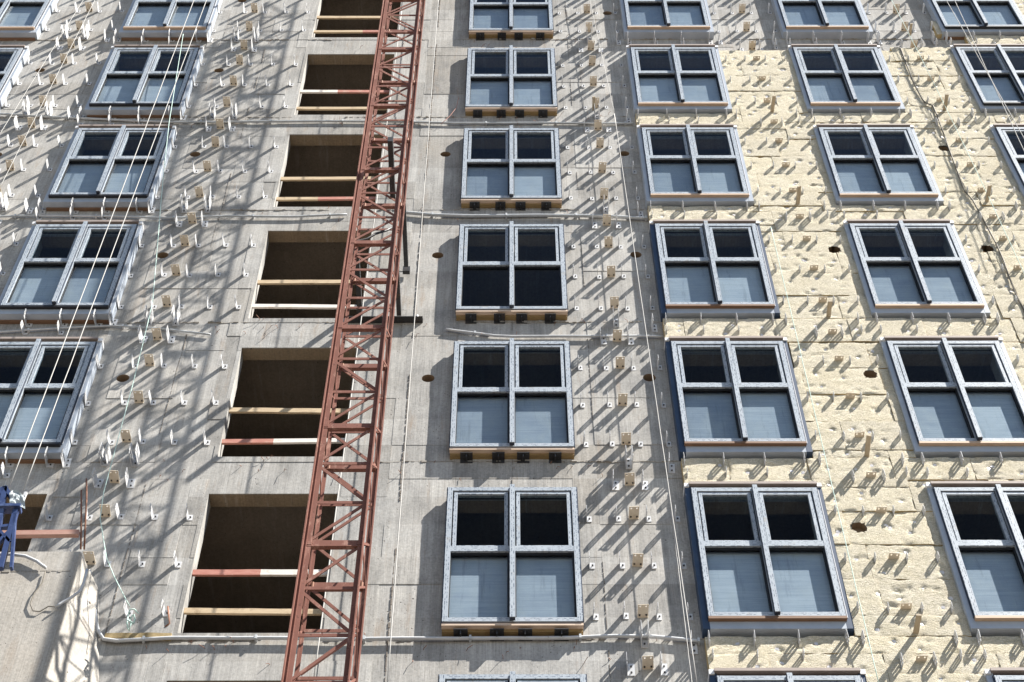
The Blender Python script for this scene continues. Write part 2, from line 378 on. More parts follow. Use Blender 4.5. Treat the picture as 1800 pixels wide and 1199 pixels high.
vj = MB(); rv = random.Random(6)
for xj, amt in ((-1.30, 1.0), (.02, .35), (1.03, .4), (-4.32, .5)):
    z_ = -4.0
    while z_ < 17:
        dz_ = rv.uniform(.02, .10)
        if noise.noise((xj*3, z_*.9, 5)) > .15-.35*amt and not (xj == .02 and (z_ % 3) < 2.35):
            x_ = xj+.012*noise.noise((z_*2, xj, 1)); w_ = (.003+.014*abs(noise.noise((z_*9, xj, 3))))*amt
            vj.box(x_-w_, x_+w_, -.0088-.002*rv.random(), .01, z_, z_+dz_)
        z_ += dz_*rv.uniform(1, 1.6)
tag(vj.build('mortar_joint', 'mortar_dark', B), kind='stuff')
tw = MB(); rw = random.Random(8)
for q in range(170):
    r_ = rw.randint(-1, 5); x = rw.choice((rw.uniform(-4.3, -.8), rw.uniform(-.7, 1.9), rw.uniform(-8, 1.9))); z_ = 3*r_+rw.choice((-.2, -.32, -.45, -.1))+rw.uniform(-.06, .06)
    if any(COLS[c][0]-.1 < x < COLS[c][1]+.1 for c in 'AB'): continue
    l_ = rw.uniform(.02, .08); a_ = rw.uniform(-1, 1)
    tw.tube([(x, .002, z_), (x+.3*l_*a_, -l_*.6, z_+rw.uniform(-.02, .02)), (x+l_*a_, -l_, z_+rw.uniform(-.05, .03))], .0035, 4)
tag(tw.build('tie_wires', 'rust_rod', B), kind='stuff')

# projecting concrete parapet, lower left
pb = MB()
def pe(z): return -4.52 + (.64-z)*.20
for za, zb_ in ((.64, -.2), (-.2, -1.2), (-1.2, -2.4), (-2.4, -6.0)):
    pb.quad((-4.64, -.56, zb_), (-4.64, -.56, za), (pe(max(za, -2.4)), -.005, za), (pe(max(zb_, -2.4)), -.005, zb_))
    pb.quad((-12.5, -.56, zb_), (-4.64, -.56, zb_), (-4.64, -.56, za), (-12.5, -.56, za))
pb.face([(-12.5, -.56, .64), (-4.64, -.56, .64), (pe(.64), -.005, .64), (-12.5, -.005, .64)])
pb.face([(-12.5, -.56, -6), (-4.64, -.56, -6), (pe(-2.4), -.005, -6), (-12.5, -.005, -6)])
pb.build('parapet', 'concrete_light', B)
pl = MB(); rr = random.Random(4)
x = -7.0
while x < -4.7:
    dx = rr.uniform(.03, .09); h = abs(noise.noise((x*8, 1, 0)))*.05; pl.box(x, x+dx, -.562-h*.2, -.55, .33-h, .34+h*.4); x += dx*1.2
tag(pl.build('mortar_joint', 'mortar', B), kind='stuff')

# ------------------------------------------------------------------ windows
def ring(x0, x1, z0, z1, wl, wr, wb, wt, y0, y1):
    mb = MB(); mb.box(x0, x0+wl, y0, y1, z0, z1); mb.box(x1-wr, x1, y0, y1, z0, z1)
    mb.box(x0+wl, x1-wr, y0+.0015, y1, z0, z0+wb); mb.box(x0+wl, x1-wr, y0+.0015, y1, z1-wt, z1); return mb
def window_kit(W, H, yf):
    """meshes of one window, x centred, z from the bottom of the frame, yf = front plane"""
    kit = []; hw = W/2; fw = .060; tz = 1.16; mw = .066
    fr_ = ring(-hw, hw, 0, H, fw, fw, .06, fw, yf, yf+.075)
    fr_.box(-mw/2, mw/2, yf-.006, yf+.075, .06, H-.012)
    for a, b in ((-hw+fw, -mw/2), (mw/2, hw-fw)): fr_.box(a, b, yf+.002, yf+.07, tz-.045, tz+.040)
    frame = fr_.mesh('window', 'taped_profile')
    mc = MB().box(-.028, .028, yf-.062, yf-.012, .004, H-.02); kit.append(('mullion_cover', mc.mesh('mullion_cover', 'taped_profile')))
    ms = MB().box(-.0295, .0295, yf-.052, yf-.007, .002, H-.022); kit.append(('mullion_core', ms.mesh('mullion_core', 'profile_dark')))
    dk = ring(-hw-.012, hw+.012, -.012, H+.012, .03, .03, .03, .03, yf+.012, yf+.080); kit.append(('frame_edge', dk.mesh('frame_edge', 'profile_dark')))
    for s_, (a, b) in enumerate(((-hw+fw, -mw/2), (mw/2, hw-fw))):
        sa, sb, z0, z1 = a+.015, b-.015, tz+.040+.004, H-fw-.015
        sh = ring(sa, sb, z0, z1, .042, .042, .016, .038, yf+.010, yf+.07); kit.append(('sash', sh.mesh('sash', 'taped_profile')))
        gk = ring(a, b, tz+.040, H-fw, .016, .016, .005, .016, yf+.03, yf+.072); kit.append(('gasket', gk.mesh('gasket', 'gasket')))
        gu = MB().box(sa+.042, sb-.042, yf+.040, yf+.046, z0+.016, z1-.038); kit.append(('upper_pane', gu.mesh('upper_pane', 'window_glass')))
        g2 = ring(a, b, .06, tz-.045, .010, .022, .006, .030, yf+.03, yf+.074); kit.append(('gasket', g2.mesh('gasket', 'gasket')))
        gd = MB().box(a+.010, b-.022, yf+.048, yf+.054, .066, tz-.075); kit.append(('lower_pane', gd.mesh('lower_pane', 'window_glass')))
    pn = []
    for (a, b) in ((-hw+fw-.03, -.004), (.004, hw-fw+.03)):
        pn.append(('infill_panel', MB().box(a, b, yf+.098, yf+.106, .03, tz-.037).mesh('infill_panel', 'film_panel')))
    hz = MB().box(-hw+.03, hw-.03, yf+.078, yf+.112, tz-.035, tz-.015)
    for x_, t_ in ((-hw+.045, .02), (0, .03), (hw-.045, .02)): hz.box(x_-t_/2, x_+t_/2, yf+.078, yf+.097, .03, tz-.036)
    pn.append(('panel_housing', hz.mesh('panel_housing', 'gasket')))
    return frame, kit, pn
KD = window_kit(1.50, 2.227, -PD)
d_extra = []
d_extra.append(('packing_frame', ring(-.735, .735, .02, 2.20, .035, .035, .035, .035, -PD+.078, .002).mesh('packing_frame', 'dark_steel')))
sb = MB().box(-.755, .755, -PD+.012, -PD+.075, -.050, -.013); d_extra.append(('sill_board', sb.mesh('sill_board', 'pink_trim')))
ob = MB().box(-.75, .75, -PD+.072, .0, -.085, -.016); d_extra.append(('timber_beam', ob.mesh('timber_beam', 'ochre_timber')))
def angle_bracket(x):
    b_ = MB(); b_.box(x-.075, x+.075, -PD+.02, -.002, -.098, -.088); b_.box(x-.075, x+.075, -.014, -.002, -.16, -.098)
    b_.box(x-.006, x+.006, -PD+.035, -.014, -.15, -.098)
    for s_ in (-.04, .04): b_.box(x+s_-.012, x+s_+.012, -PD+.05, -PD+.074, -.106, -.098)
    return ('support_angle', b_.mesh('support_angle', 'dark_steel'))
for x in (-.55, -.165, .135, .52): d_extra.append(angle_bracket(x))
YE = -.185                                                 # front of the cased windows
KE = window_kit(1.46, 2.13, YE)
def casing(flange, cap, top, sill, bottom, under):
    """surround of a cased window; x centred, z from the bottom of the frame; casing spans -.80...80 x -.187..2.22"""
    e = []; x0, x1, z0, z1 = -.80, .797, -.187+.03, 2.22-.03
    yf = -.150
    e.append(('side_flange', MB().box(x0, -.725, yf, -.002, z0, z1).mesh('side_flange', flange)))
    e.append(('side_flange', MB().box(.725, x1, yf, -.002, z0, z1).mesh('side_flange', flange)))
    e.append(('bottom_flange', MB().box(-.725, .725, yf+.002, -.002, z0, -.004).mesh('bottom_flange', bottom)))
    e.append(('head_flange', MB().box(x0+.05, x1-.05, yf-.045, -.003, z1, z1+.04).mesh('head_flange', top)))
    e.append(('corner_cap', MB().box(x0-.004, x0+.052, yf-.02, -.004, z1-.02, z1+.043).mesh('corner_cap', cap)))
    e.append(('corner_cap', MB().box(x1-.052, x1+.004, yf-.02, -.004, z1-.02, z1+.043).mesh('corner_cap', cap)))
    e.append(('sill_board', MB().box(-.735, .735, YE-.012, yf+.03, -.05, -.013).mesh('sill_board', sill)))
    e.append(('inner_lining', ring(-.724, .724, -.003, z1-.002, .03, .03, .03, .03, YE+.081, -.003).mesh('inner_lining', 'dark_steel')))
    e.append(('bead', MB().box(.748, .754, yf-.006, yf, .0, z1-.06).mesh('bead', 'zinc_white')))
    if under: e.append(('packing_strip', MB().box(-.76, .76, -.052, -.003, z0-.03, z0-.002).mesh('packing_strip', under)))
    return e
CAS = {'navy': casing('navy_membrane', 'zinc_white', 'taupe_trim', 'brown_trim', 'zinc_sheet', None),
       'zinc': casing('zinc_sheet', 'zinc_white', 'taupe_trim', 'tan_trim', 'zinc_sheet', None),
       'left': casing('zinc_sheet', 'zinc_white', 'taupe_trim', 'black_sill', 'zinc_sheet', 'brown_trim'),
       'lefttan': casing('zinc_sheet', 'zinc_white', 'taupe_trim', 'tan_trim', 'zinc_sheet', 'brown_trim')}
CELLS = []
def add_window(c, r):
    x0, x1 = COLS[c]
    if c == 'D': kit, extra, xc, zb_ = KD, d_extra, (x0+x1)/2, 0.0
    else:
        st_ = {'E': 'navy' if r < 3 else 'zinc', 'F': 'zinc', 'G': 'zinc' if r < 3 else 'left', 'A': 'left', 'B': 'left' if r < 5 else 'lefttan'}[c]
        if c == 'A' and r == 5: st_ = 'lefttan'
        kit, extra, xc, zb_ = KE, CAS[st_], (x0+x1)/2, .03
    wo_ = place('window', kit[0], B, (xc, 0, 3*r+zb_))
    for nm, me in kit[1] + extra: place(nm, me, wo_)
    if not (c == 'D' and r == 2):
        for nm, me in kit[2]: place(nm, me, wo_)
    else: wo_['label'] = 'window with black lower panes and no sheet behind them'
    return wo_
for r in ROWS:
    for c in 'ABDEFG':
        if c in 'AB' and r <= 0: continue
        add_window(c, r)
# strip of paper stuck on a frame
MB().box(-.02, .035, -PD-.012, -PD-.008, 1.42, 1.63).build('paper_strip', 'zinc_white', B, loc=(.019, 0, 6))

# ------------------------------------------------------------------ facade brackets
def fin(mb, x, L, h, t=.005, z=0):
    h *= 1.12; mb.box(x, x+t, -L*.58, -.004, z-h/2, z+h/2)
    for zz, w_ in ((-.5, .26), (-.11, .22), (.24, .26)): mb.box(x, x+t, -L*.88, -L*.58, z+zz*h, z+(zz+w_)*h)
    mb.box(x, x+t, -L*.95, -L*.88, z-h/2, z+h/2); mb.box(x, x+t, -L*1.03, -L*.95, z-h*.30, z+h*.38)
def bolt(mb, x, z, r=.011): mb.tube([(x, -.006, z), (x, -.02, z)], r, 6, 1)
f1 = MB(); f1.box(-.03, .032, -.006, .0, -.048, .048); fin(f1, -.03, .178, .096); bolt(f1, .006, 0); ME_F = f1.mesh('fin_bracket', ['galvanised', 'dark_steel'])
f2 = MB(); f2.box(-.04, .042, -.007, .0, -.085, .085); fin(f2, -.04, .195, .15); bolt(f2, .006, .04); bolt(f2, .006, -.045); ME_T = f2.mesh('tall_bracket', ['galvanised', 'dark_steel'])
f3 = MB(); f3.box(-.04, .04, -.007, .0, -.10, .10); fin(f3, -.04, .225, .18); fin(f3, .035, .225, .18); bolt(f3, 0, .05); bolt(f3, 0, -.05); ME_H = f3.mesh('double_bracket', ['galvanised', 'dark_steel'])
f4 = MB(); hw = .058; L = .178
f4.box(-hw, hw, -.006, 0, -.022, 0); f4.box(-hw, hw, -L*.80, -.006, -.006, 0)
for a, b in ((-hw, -hw*.7), (-hw*.4, hw*.4), (hw*.7, hw)): f4.box(a, b, -L*.92, -L*.80, -.006, 0)
f4.box(-hw, hw, -L, -L*.92, -.006, 0)
for s_ in (-.036, .036): f4.tube([(s_, -.03, -.006), (s_, -.03, -.018)], .011, 6, 1)
ME_P = f4.mesh('plate_bracket', ['beige_plate', 'dark_steel'])
brk = random.Random(5)
POKES = []
def bracket(me, x, z):
    if x < -4.6 and z < .75: x, z = -4.575, max(z, .27)
    o = place(me.name, me, B, (x+brk.uniform(-.008, .008), -.005, z+brk.uniform(-.012, .012)),
              (0, brk.uniform(-.05, .05), brk.uniform(-.06, .06)))
    o.name = me.name; POKES.append((x, z)); return o
def visible(x, z):
    p = Vector((x, -.1, z+ZB)) - CAM; e = p.dot(FV)
    u = 900+FPX*p.dot(RV)/e; v = 599.5-FPX*p.dot(UV_)/e
    return -40 < u < 1840 and -40 < v < 1240
def zone(fins, plate, edge, dz, rows, heavy2=True):
    for r in rows:
        for z in (.2, 1.0, 1.8):
            for x in fins + edge:
                if visible(x, 3*r+z+dz) and brk.random() > .015: bracket(ME_F, x, 3*r+z+dz)
            if visible(plate, 3*r+z+dz): bracket(ME_P, plate, 3*r+z+dz+.02)
        za = 3*r+2.41+dz
        if visible(plate, za):
            bracket(ME_P, plate, za+.03)
            for x in sorted(fins, key=lambda q: abs(q-plate))[:2]: bracket(ME_T, x, za)
RB = range(-1, 6)
zone([-7.95, -7.55], -7.75, [-7.14, -8.33], .10, range(0, 6))
zone([-4.87, -4.5, -4.11, -3.71], -4.69, [-5.33], .05, range(0, 6))
bracket(ME_F, -4.5, -.85)
zone([.91, 1.24, 1.59], 1.42, [1.93], 0, RB)
zone([3.75, 4.08, 4.43], 4.26, [4.77], 0, RB)
zone([6.59, 6.92, 7.27], 7.10, [7.61], 0, RB)
for r in range(0, 7):
    for x in (-4.87, -4.51): 
        if visible(x, 3*r-.12) and r > 0: bracket(ME_H, x, 3*r-.12)
    for x in (-7.94, -7.57):
        if visible(x, 3*r-.04) and r > 0: bracket(ME_H, x, 3*r-.04)
    if visible(1.42, 3*r-.17): bracket(ME_H, 1.42, 3*r-.17)
    if visible(1.93, 3*r-.28): bracket(ME_T, 1.93, 3*r-.28)
    for (xs, dz) in (((-7.17, -6.98, -6.48, -6.01, -5.53, -5.34), .12), ((2.12, 2.59, 3.07, 3.56, 3.73), 0), ((4.70, 4.95, 5.42, 5.90, 6.38, 6.56), 0), ((7.55, 7.78, 8.25, 8.73), 0)):
        if dz and r == 0: continue
        for x in xs:
            if visible(x, 3*r-.27+dz): bracket(ME_T, x, 3*r-.27+dz)
        for x in xs[1:4] if dz else xs[:3]:
            if visible(x, 3*r-.57+dz): bracket(ME_F, x, 3*r-.50+dz)

fins_ = sorted([o for o in B.children if o.name.startswith('fin_bracket')], key=lambda o: (o.location+Vector((0, 0, ZB))-CAM).length)
if len(fins_) > 300:                                       # the smallest, farthest ones become one part
    bm = bmesh.new()
    for o in fins_[300:]:
        t_ = o.data.copy(); t_.transform(Matrix.LocRotScale(o.location, o.rotation_euler, None)); bm.from_mesh(t_); bpy.data.meshes.remove(t_); bpy.data.objects.remove(o)
    me = bpy.data.meshes.new('far_fin_brackets'); bm.to_mesh(me); bm.free()
    for mm in ('galvanised', 'dark_steel'): me.materials.append(MATS[mm])
    tag(place('far_fin_brackets', me, B), kind='stuff')

# ------------------------------------------------------------------ mineral wool boards
TH = .108
casings = [(COLS[c][0]-.002, COLS[c][1]+.002, 3*r-.187-.004, 3*r+2.22+.035) for c in 'EFG' for r in range(-2, 7)]
PIPE = [(4.61, 4.52), (3.97, 1.55), (4.63, 7.57), (6.82, 7.59), (6.83, 10.58)]
def sub(rects, k_):
    out = []
    for (a, b, c_, d) in rects:
        if k_[0] >= b or k_[1] <= a or k_[2] >= d or k_[3] <= c_: out.append((a, b, c_, d)); continue
        if k_[2] > c_: out.append((a, b, c_, k_[2]))
        if k_[3] < d: out.append((a, b, k_[3], d))
        lo, hi = max(c_, k_[2]), min(d, k_[3])
        if k_[0] > a: out.append((a, k_[0], lo, hi))
        if k_[1] < b: out.append((k_[1], b, lo, hi))
    return out
dowel = MB(); dowel.tube([(0, .004, 0), (0, -.004, 0)], 0.027, 12, 0); dowel.tube([(0, -.004, 0), (0, -.0055, 0)], .012, 8, 1); ME_DW = dowel.mesh('dowel_cap', ['dowel_white', 'galvanised'])
wr = random.Random(21)
def board(a, b, c_, d):
    G = .001+wr.random()*.003
    x0, x1, z0, z1 = a+G*.5, b-G*.5, c_+G*.5, d-G*.5
    if x1-x0 < .05 or z1-z0 < .05: return
    nx = max(2, int((x1-x0)/.028)); nz = max(2, int((z1-z0)/.028))
    dz_ = wr.uniform(-.010, .008); tiltx, tiltz = wr.uniform(-.006, .006), wr.uniform(-.006, .006)
    dws = []
    if (x1-x0)*(z1-z0) > .10:
        nn = 2 if (x1-x0) < .75 else 3
        for q in range(nn):
            for kk in range(2 if (z1-z0) > .4 and wr.random() < .45 else 1):
                dws.append((x0+(x1-x0)*(q+.5)/nn+wr.uniform(-.08, .08), z0+(z1-z0)*(wr.uniform(.2, .8))))
        dws = [p for p in dws if all(abs(p[0]-q[0]) > .09 or abs(p[1]-q[1]) > .12 for q in POKES) and all(math.hypot(p[0]-q[0], p[1]-q[1]) > .2 for q in PIPE)]
    pk = [p for p in POKES if x0-.05 < p[0] < x1+.05 and z0-.05 < p[1] < z1+.05]
    ph = [p for p in PIPE if x0-.1 < p[0] < x1+.1 and z0-.1 < p[1] < z1+.1]
    seed = wr.random()*100
    V = []; gone = set()
    for j in range(nz+1):
        for i in range(nx+1):
            fx, fz = i/nx, j/nz; x, z = x0+(x1-x0)*fx, z0+(z1-z0)*fz
            ex = min(x-x0, x1-x, z-z0, z1-z)
            n1 = noise.noise((x*4+seed, z*9, 1.3)); n2 = noise.noise((x*14, z*32+seed, 4.1)); n3 = noise.noise((x*2.2, z*3+seed, 9))
            y = -TH + dz_ + tiltx*(fx-.5) + tiltz*(fz-.5) + n1*.003 + n2*.0045
            tear = noise.noise((x*6+3, z*13, seed))
            if tear > .46: y += (tear-.46)*.07
            if ex < .026:
                q = 1-ex/.026; y += q*q*(.002+max(0, noise.noise((x*5, z*5, seed+5))-.2)*.04)
            for p in dws:
                dd = math.hypot(x-p[0], z-p[1])
                if dd < .045: y += .018*(1-(dd/.045)**3)
            for p in pk:
                if abs(x-p[0]+.02) < .035 and abs(z-p[1]) < .09: y += abs(noise.noise((x*20, z*20, 3)))*.022
            for p in ph:
                dd = math.hypot(x-p[0], z-p[1])
                if dd < .075: gone.add(len(V))
                if dd < .098 and dd > .0001:
                    f_ = .086/dd; x, z = p[0]+(x-p[0])*f_, p[1]+(z-p[1])*f_
            if 0 < i < nx: x += wr.uniform(-.006, .006)
            elif ph == []: x += (1 if i == 0 else -1)*max(0, noise.noise((z*9, seed, 2)))*.004
            if 0 < j < nz: z += wr.uniform(-.006, .006)
            elif ph == []: z += (1 if j == 0 else -1)*max(0, noise.noise((x*9, seed, 6)))*.005
            V.append((x, y, z))
    F = []; M_ = []
    W1 = nx+1
    for j in range(nz):
        for i in range(nx):
            q = (j*W1+i, j*W1+i+1, (j+1)*W1+i+1, (j+1)*W1+i)
            if any(t in gone for t in q) : continue
            F.append(q); M_.append(0)
    rim = [i for i in range(W1)] + [j*W1+nx for j in range(1, nz+1)] + [nz*W1+i for i in range(nx-1, -1, -1)] + [j*W1 for j in range(nz-1, 0, -1)]
    nb_ = len(V)
    for t in rim: V.append(V[t])
    nr = len(rim)
    for t in rim: V.append((V[t][0], -.006, V[t][2]))
    for q in range(len(rim)):
        q2 = (q+1) % len(rim); F.append((nb_+q2, nb_+q, nb_+nr+q, nb_+nr+q2)); M_.append(1)
    for p in ph:
        N = 22; b0 = len(V)
        for yy in (-TH+.012, -.012):
            for q in range(N): V.append((p[0]+.088*math.cos(2*math.pi*q/N), yy, p[1]+.088*math.sin(2*math.pi*q/N)))
        for q in range(N): F.append((b0+q, b0+(q+1) % N, b0+N+(q+1) % N, b0+N+q)); M_.append(2)
        F.append(tuple(b0+N+q for q in range(N))); M_.append(2)
    me = bpy.data.meshes.new('insulation_board'); me.from_pydata(V, [], F)
    for mm in ('mineral_wool', 'wool_edge', 'hole_wall'): me.materials.append(MATS[mm])
    for pl_, mi in zip(me.polygons, M_): pl_.material_index = mi; pl_.use_smooth = (mi == 0)
    me.update()
    o = place('insulation_board', me, B)
    for p in dws:
        place('dowel_cap', ME_DW, o, (p[0], -TH+dz_+.017, p[1]), (wr.uniform(-.2, .2), 0, wr.uniform(-.2, .2)))
PR = .568; z = .12-PR*7; row = 0
while z < 17.6:
    x = 2.046 - wr.uniform(.1, 1.0)
    while x < 9.6:
        L_ = wr.choice((.95, 1.0, 1.18, 1.2))
        r4 = [(max(x, 2.046), min(x+L_, 9.6), z, z+PR)]
        x += L_
        if r4[0][1]-r4[0][0] < .05: continue
        for k_ in casings: r4 = sub(r4, k_)
        for q in r4:
            a, b, c_, d = q
            zcap = 14.20 if (a+b)/2 < 4.88 else (14.36 if (a+b)/2 < 7.62 else 99)
            if 2.0 < (a+b)/2 < 6.6 and (a+b)/2 > 4.86 or (a+b)/2 < 3.64: zcap = min(zcap, 14.16)
            if c_ >= zcap-.03: continue
            d = min(d, zcap)
            # the strip right of column E starts at its casing; nothing left of it
            if b <= 2.05: continue
            board(a, b, c_, d)
    z += PR; row += 1

# ------------------------------------------------------------------ timber sticks lodged between the boards
st_r = random.Random(3)
def stick(x, z, L, w_, lean, label):
    mb = MB(); n = 7; a = []
    for q in range(n+1):
        t = q/n; ww = w_*(1+.12*noise.noise((x*3, z, t*4))); cx = lean*t*L+.006*noise.noise((t*3, x, z)); y = -t*L
        a.append([(cx-ww/2, y, -.014), (cx+ww/2, y, -.012), (cx+ww/2*.96, y, .014), (cx-ww/2*.94, y, .013+.004*noise.noise((t*5, z, x)))])
    for q in range(n):
        for e in range(4): e2 = (e+1) % 4; mb.quad(a[q][e], a[q][e2], a[q+1][e2], a[q+1][e])
    mb.face(a[0]); mb.face(a[-1])
    o = mb.build('timber_stick', 'pine_old', None, loc=(x, -.10, z+ZB)); o.rotation_euler = (st_r.uniform(-.08, .05), st_r.uniform(-.5, .5), 0)
    tag(o, label, 'timber stick', 'timber sticks poking out of the insulation'); return o
names = {0: 'sixth', 1: 'fifth', 2: 'fourth', 3: 'third', 4: 'second'}
for r in range(0, 5):
    stick(4.28, 3*r-.15, st_r.uniform(.24, .33), .058, st_r.uniform(-.05, .05), f'weathered timber stick left of far right windows, under {names[r]} window row from top')
for r in (3, 4): stick(7.11, 3*r-.10, .30, .058, 0, f'weathered timber stick near right edge of photo, under {names[r]} window row from top')
for (x, z_, lab) in ((1.37, 11.93, 'slim timber stick on bare concrete beside the upper cable run'), (7.10, 14.8, 'timber stick on bare concrete at top right corner')):
    stick(x, z_, .24, .045, 0, lab)['group'] = 'timber sticks on bare concrete'

# ------------------------------------------------------------------ guard boards across the open bays
gb = random.Random(9)
def plank(xa, xb_, z, h, mats, y=.05, t=.03, tilt=0, wav=.004):
    mb = MB(); n = 12; cut = gb.uniform(.35, .6)
    P_ = []
    for q in range(n+1):
        tt = q/n; x = xa+(xb_-xa)*tt; zz = z+tilt*(tt-.5)+wav*noise.noise((x*3, z, 1)); hh = h*(1+.07*noise.noise((x*4, z, 8)))
        P_.append([(x, y, zz-hh/2), (x, y, zz+hh/2), (x, y+t, zz+hh/2), (x, y+t, zz-hh/2)])
    for q in range(n):
        for e in range(4): e2 = (e+1) % 4; mb.quad(P_[q][e], P_[q][e2], P_[q+1][e2], P_[q+1][e], mi=(0 if q/n < cut else 1))
    mb.face(P_[0]); mb.face(P_[-1], 1 if len(mats) > 1 else 0)
    return mb.mesh('guard_board', mats if len(mats) > 1 else mats*2)
gl_ = {(0, 1): ['paint_red', 'paint_white'], (0, 0): ['pine', 'pine'], (1, 1): ['pine', 'pine'], (1, 0): ['paint_red', 'paint_white'], (2, 1): ['pine', 'pine'], (2, 0): ['paint_white', 'paint_white'],
       (3, 1): ['pine', 'pine'], (3, 0): ['pine', 'paint_red'], (4, 1): ['paint_white', 'paint_red'], (4, 0): ['pine', 'pine'], (5, 0): ['pine', 'paint_red'], (5, 1): ['pine', 'pine']}
rown = {0: 'lowest', 1: 'second lowest', 2: 'third lowest', 3: 'fourth lowest', 4: 'fifth lowest', 5: 'topmost'}
for (r, hi), mats in gl_.items():
    z_ = (.98 if hi else .36)+3*r + (-.04 if r > 2 else 0)
    if r == 5: z_ = (.98 if hi else .36)+15
    look = {'paint_red paint_white': 'red and white painted', 'pine pine': 'bare pine', 'paint_white paint_white': 'whitish painted', 'pine paint_red': 'pine and red', 'paint_white paint_red': 'white and red painted'}[' '.join(mats)]
    o = place('guard_board', plank(-3.548, -2.032, z_, .085 if hi else .075, mats, .05, .03, gb.uniform(-.03, .03)), None, (0, 0, ZB))
    tag(o, f'{look} guard board, {"upper" if hi else "lower"} one across the {rown[r]} open bay', 'guard board', 'guard boards across the open bays')

# ------------------------------------------------------------------ hoist mast
M = empty('hoist_mast', (-1.735, -1.47, 0)); tag(M, 'tall rust red steel lattice hoist mast standing in front of the open bays', 'mast')
SEC = 1.886; hw = .295; z_first = ZB-.5915
n0 = -int(z_first/SEC)-0
ztop = z_first+SEC*11
base_z = z_first - SEC*int(z_first/SEC)
def chord(sx, front):
    mb = MB(); x = sx*hw; y = -hw if front else hw; s_ = -sx
    zc = .0
    zs = [0.0]; zz = base_z
    while zz < ztop: zs.append(zz); zz += SEC
    for a, b in zip(zs[:-1], zs[1:]):
        a += .003
        fw_ = (.078 if sx < 0 else .055) if front else (.035 if sx < 0 else .055)
        xa, xb_ = sorted((x, x+s_*fw_)); yy = y
        mb.box(xa, xb_, yy-.006, yy+.006, a, b)
        if front and sx < 0: mb.box(x+.028, x+.034, yy-.020, yy, a, b)
        if front: mb.box(x-.006, x+.006, yy-.060, yy+.006, a, b)
        else: mb.box(x-.007, x+.007, yy-.022, yy+.006, a, b)
        mb.box(min(x, x+s_*(fw_+.004))-.002, max(x, x+s_*(fw_+.004))+.002, yy-.010, yy+.010, b-.03, b-.004)
    return mb.build('corner_post', 'mast_paint', M)
for sx in (-1, 1):
    for fr_ in (True, False): chord(sx, fr_)
zz = base_z - SEC; cnt = 0
def face_pt(face, t, z, inset=.0):
    """t in -1..1 along the face"""
    q = hw-.03
    return {'f': (t*q, -hw+.016, z), 'b': (t*q, hw-.016, z), 'l': (-hw+.012, t*q, z), 'r': (hw-.012, t*q, z)}[face]
HOR = {}; DIA = {}
while zz < ztop-SEC+.01:
    if zz >= -.1:
        for fc in 'fblr':
            up = {'f': (0, -1, 0), 'b': (0, 1, 0), 'l': (-1, 0, 0), 'r': (1, 0, 0)}[fc]
            key = (fc,)
            zo = 0 if fc in 'fb' else .02
            if fc in 'fb':
                mb = MB(); mb.bar(face_pt(fc, -1, zz), face_pt(fc, 1, zz), .105, .012, up)
                mb.bar(face_pt(fc, -1, zz-.048), face_pt(fc, 1, zz-.048), .010, .05, up); mb.build('cross_channel', 'mast_paint', M)
            ph = 0 if fc in 'fr' else 1
            for q in range(3):
                za, zb_ = zz+SEC*q/3, zz+SEC*(q+1)/3
                if (q > 0 and fc in 'fb') or (q == 0 and fc in 'lr'):
                    MB().bar(face_pt(fc, -1, za), face_pt(fc, 1, za), .042 if fc in 'fb' else .03, .010, up).build('cross_bar', 'mast_paint', M)
                s_ = 1 if (q+ph) % 2 == 0 else -1
                ta, tb = (-.92*s_, .92*s_)
                MB().bar(face_pt(fc, ta, za+.05), face_pt(fc, tb, zb_-.05), .035 if fc in 'fb' else .022, .010, up).build('brace', 'mast_paint', M)
    zz += SEC
# bolts at joints
zz = base_z
while zz < ztop-SEC:
    for sx in (-1, 1):
        mb = MB(); mb.tube([(sx*(hw-.05), hw-.02, zz-.05), (sx*(hw-.05), hw-.02, zz+.05)], .016, 6); mb.build('bolt', 'rust_rod', M)
    zz += SEC
# wall tie of the mast
T = empty('mast_wall_tie', (-1.7, -.05, ZB+5.9)); tag(T, 'black steel tie beams joining the red hoist mast to the wall', 'wall tie')
MB().box(-.50, .52, -.06, .045, -.045, -.035).box(-.50, .52, .030, .045, -.035, .04).build('wall_ledge', 'dark_steel', T)
MB().box(.17, .23, -1.05, -.06, -.03, .05).build('tie_beam', 'dark_steel', T); MB().box(-.36, -.29, -1.05, -.06, -.03, .05).build('tie_beam', 'dark_steel', T)
MB().box(.21, .27, -1.12, -.1, 1.14, 1.22).build('tie_beam', 'dark_steel', T); MB().box(.05, .12, -2.0, -1.1, 1.30, 1.42).build('tie_beam', 'dark_steel', T)
MB().bar((.24, -.02, 1.12), (.24, -.02, 1.24), .1, .06).build('anchor_plate', 'dark_steel', T)
MB().tube([(.44, -.01, 0), (.44, -.01, .05)], .02, 6).build('bolt', 'galvanised', T)
hs = [at(542+q*10, 443-14*q+ (6 if q in (3, 4) else 0)+ .9*q*q*.6, -1.72) for q in range(9)]
tag(MB().tube([at(607, 441, -1.72), at(612, 432, -1.74), at(628, 424, -1.73), at(645, 420, -1.72), at(660, 411, -1.7), at(680, 405, -1.66), at(692, 398, -1.62)], .016, 7).build('hose', 'dark_steel', None, True),
    'black hose slung across the front of the red hoist mast', 'hose')

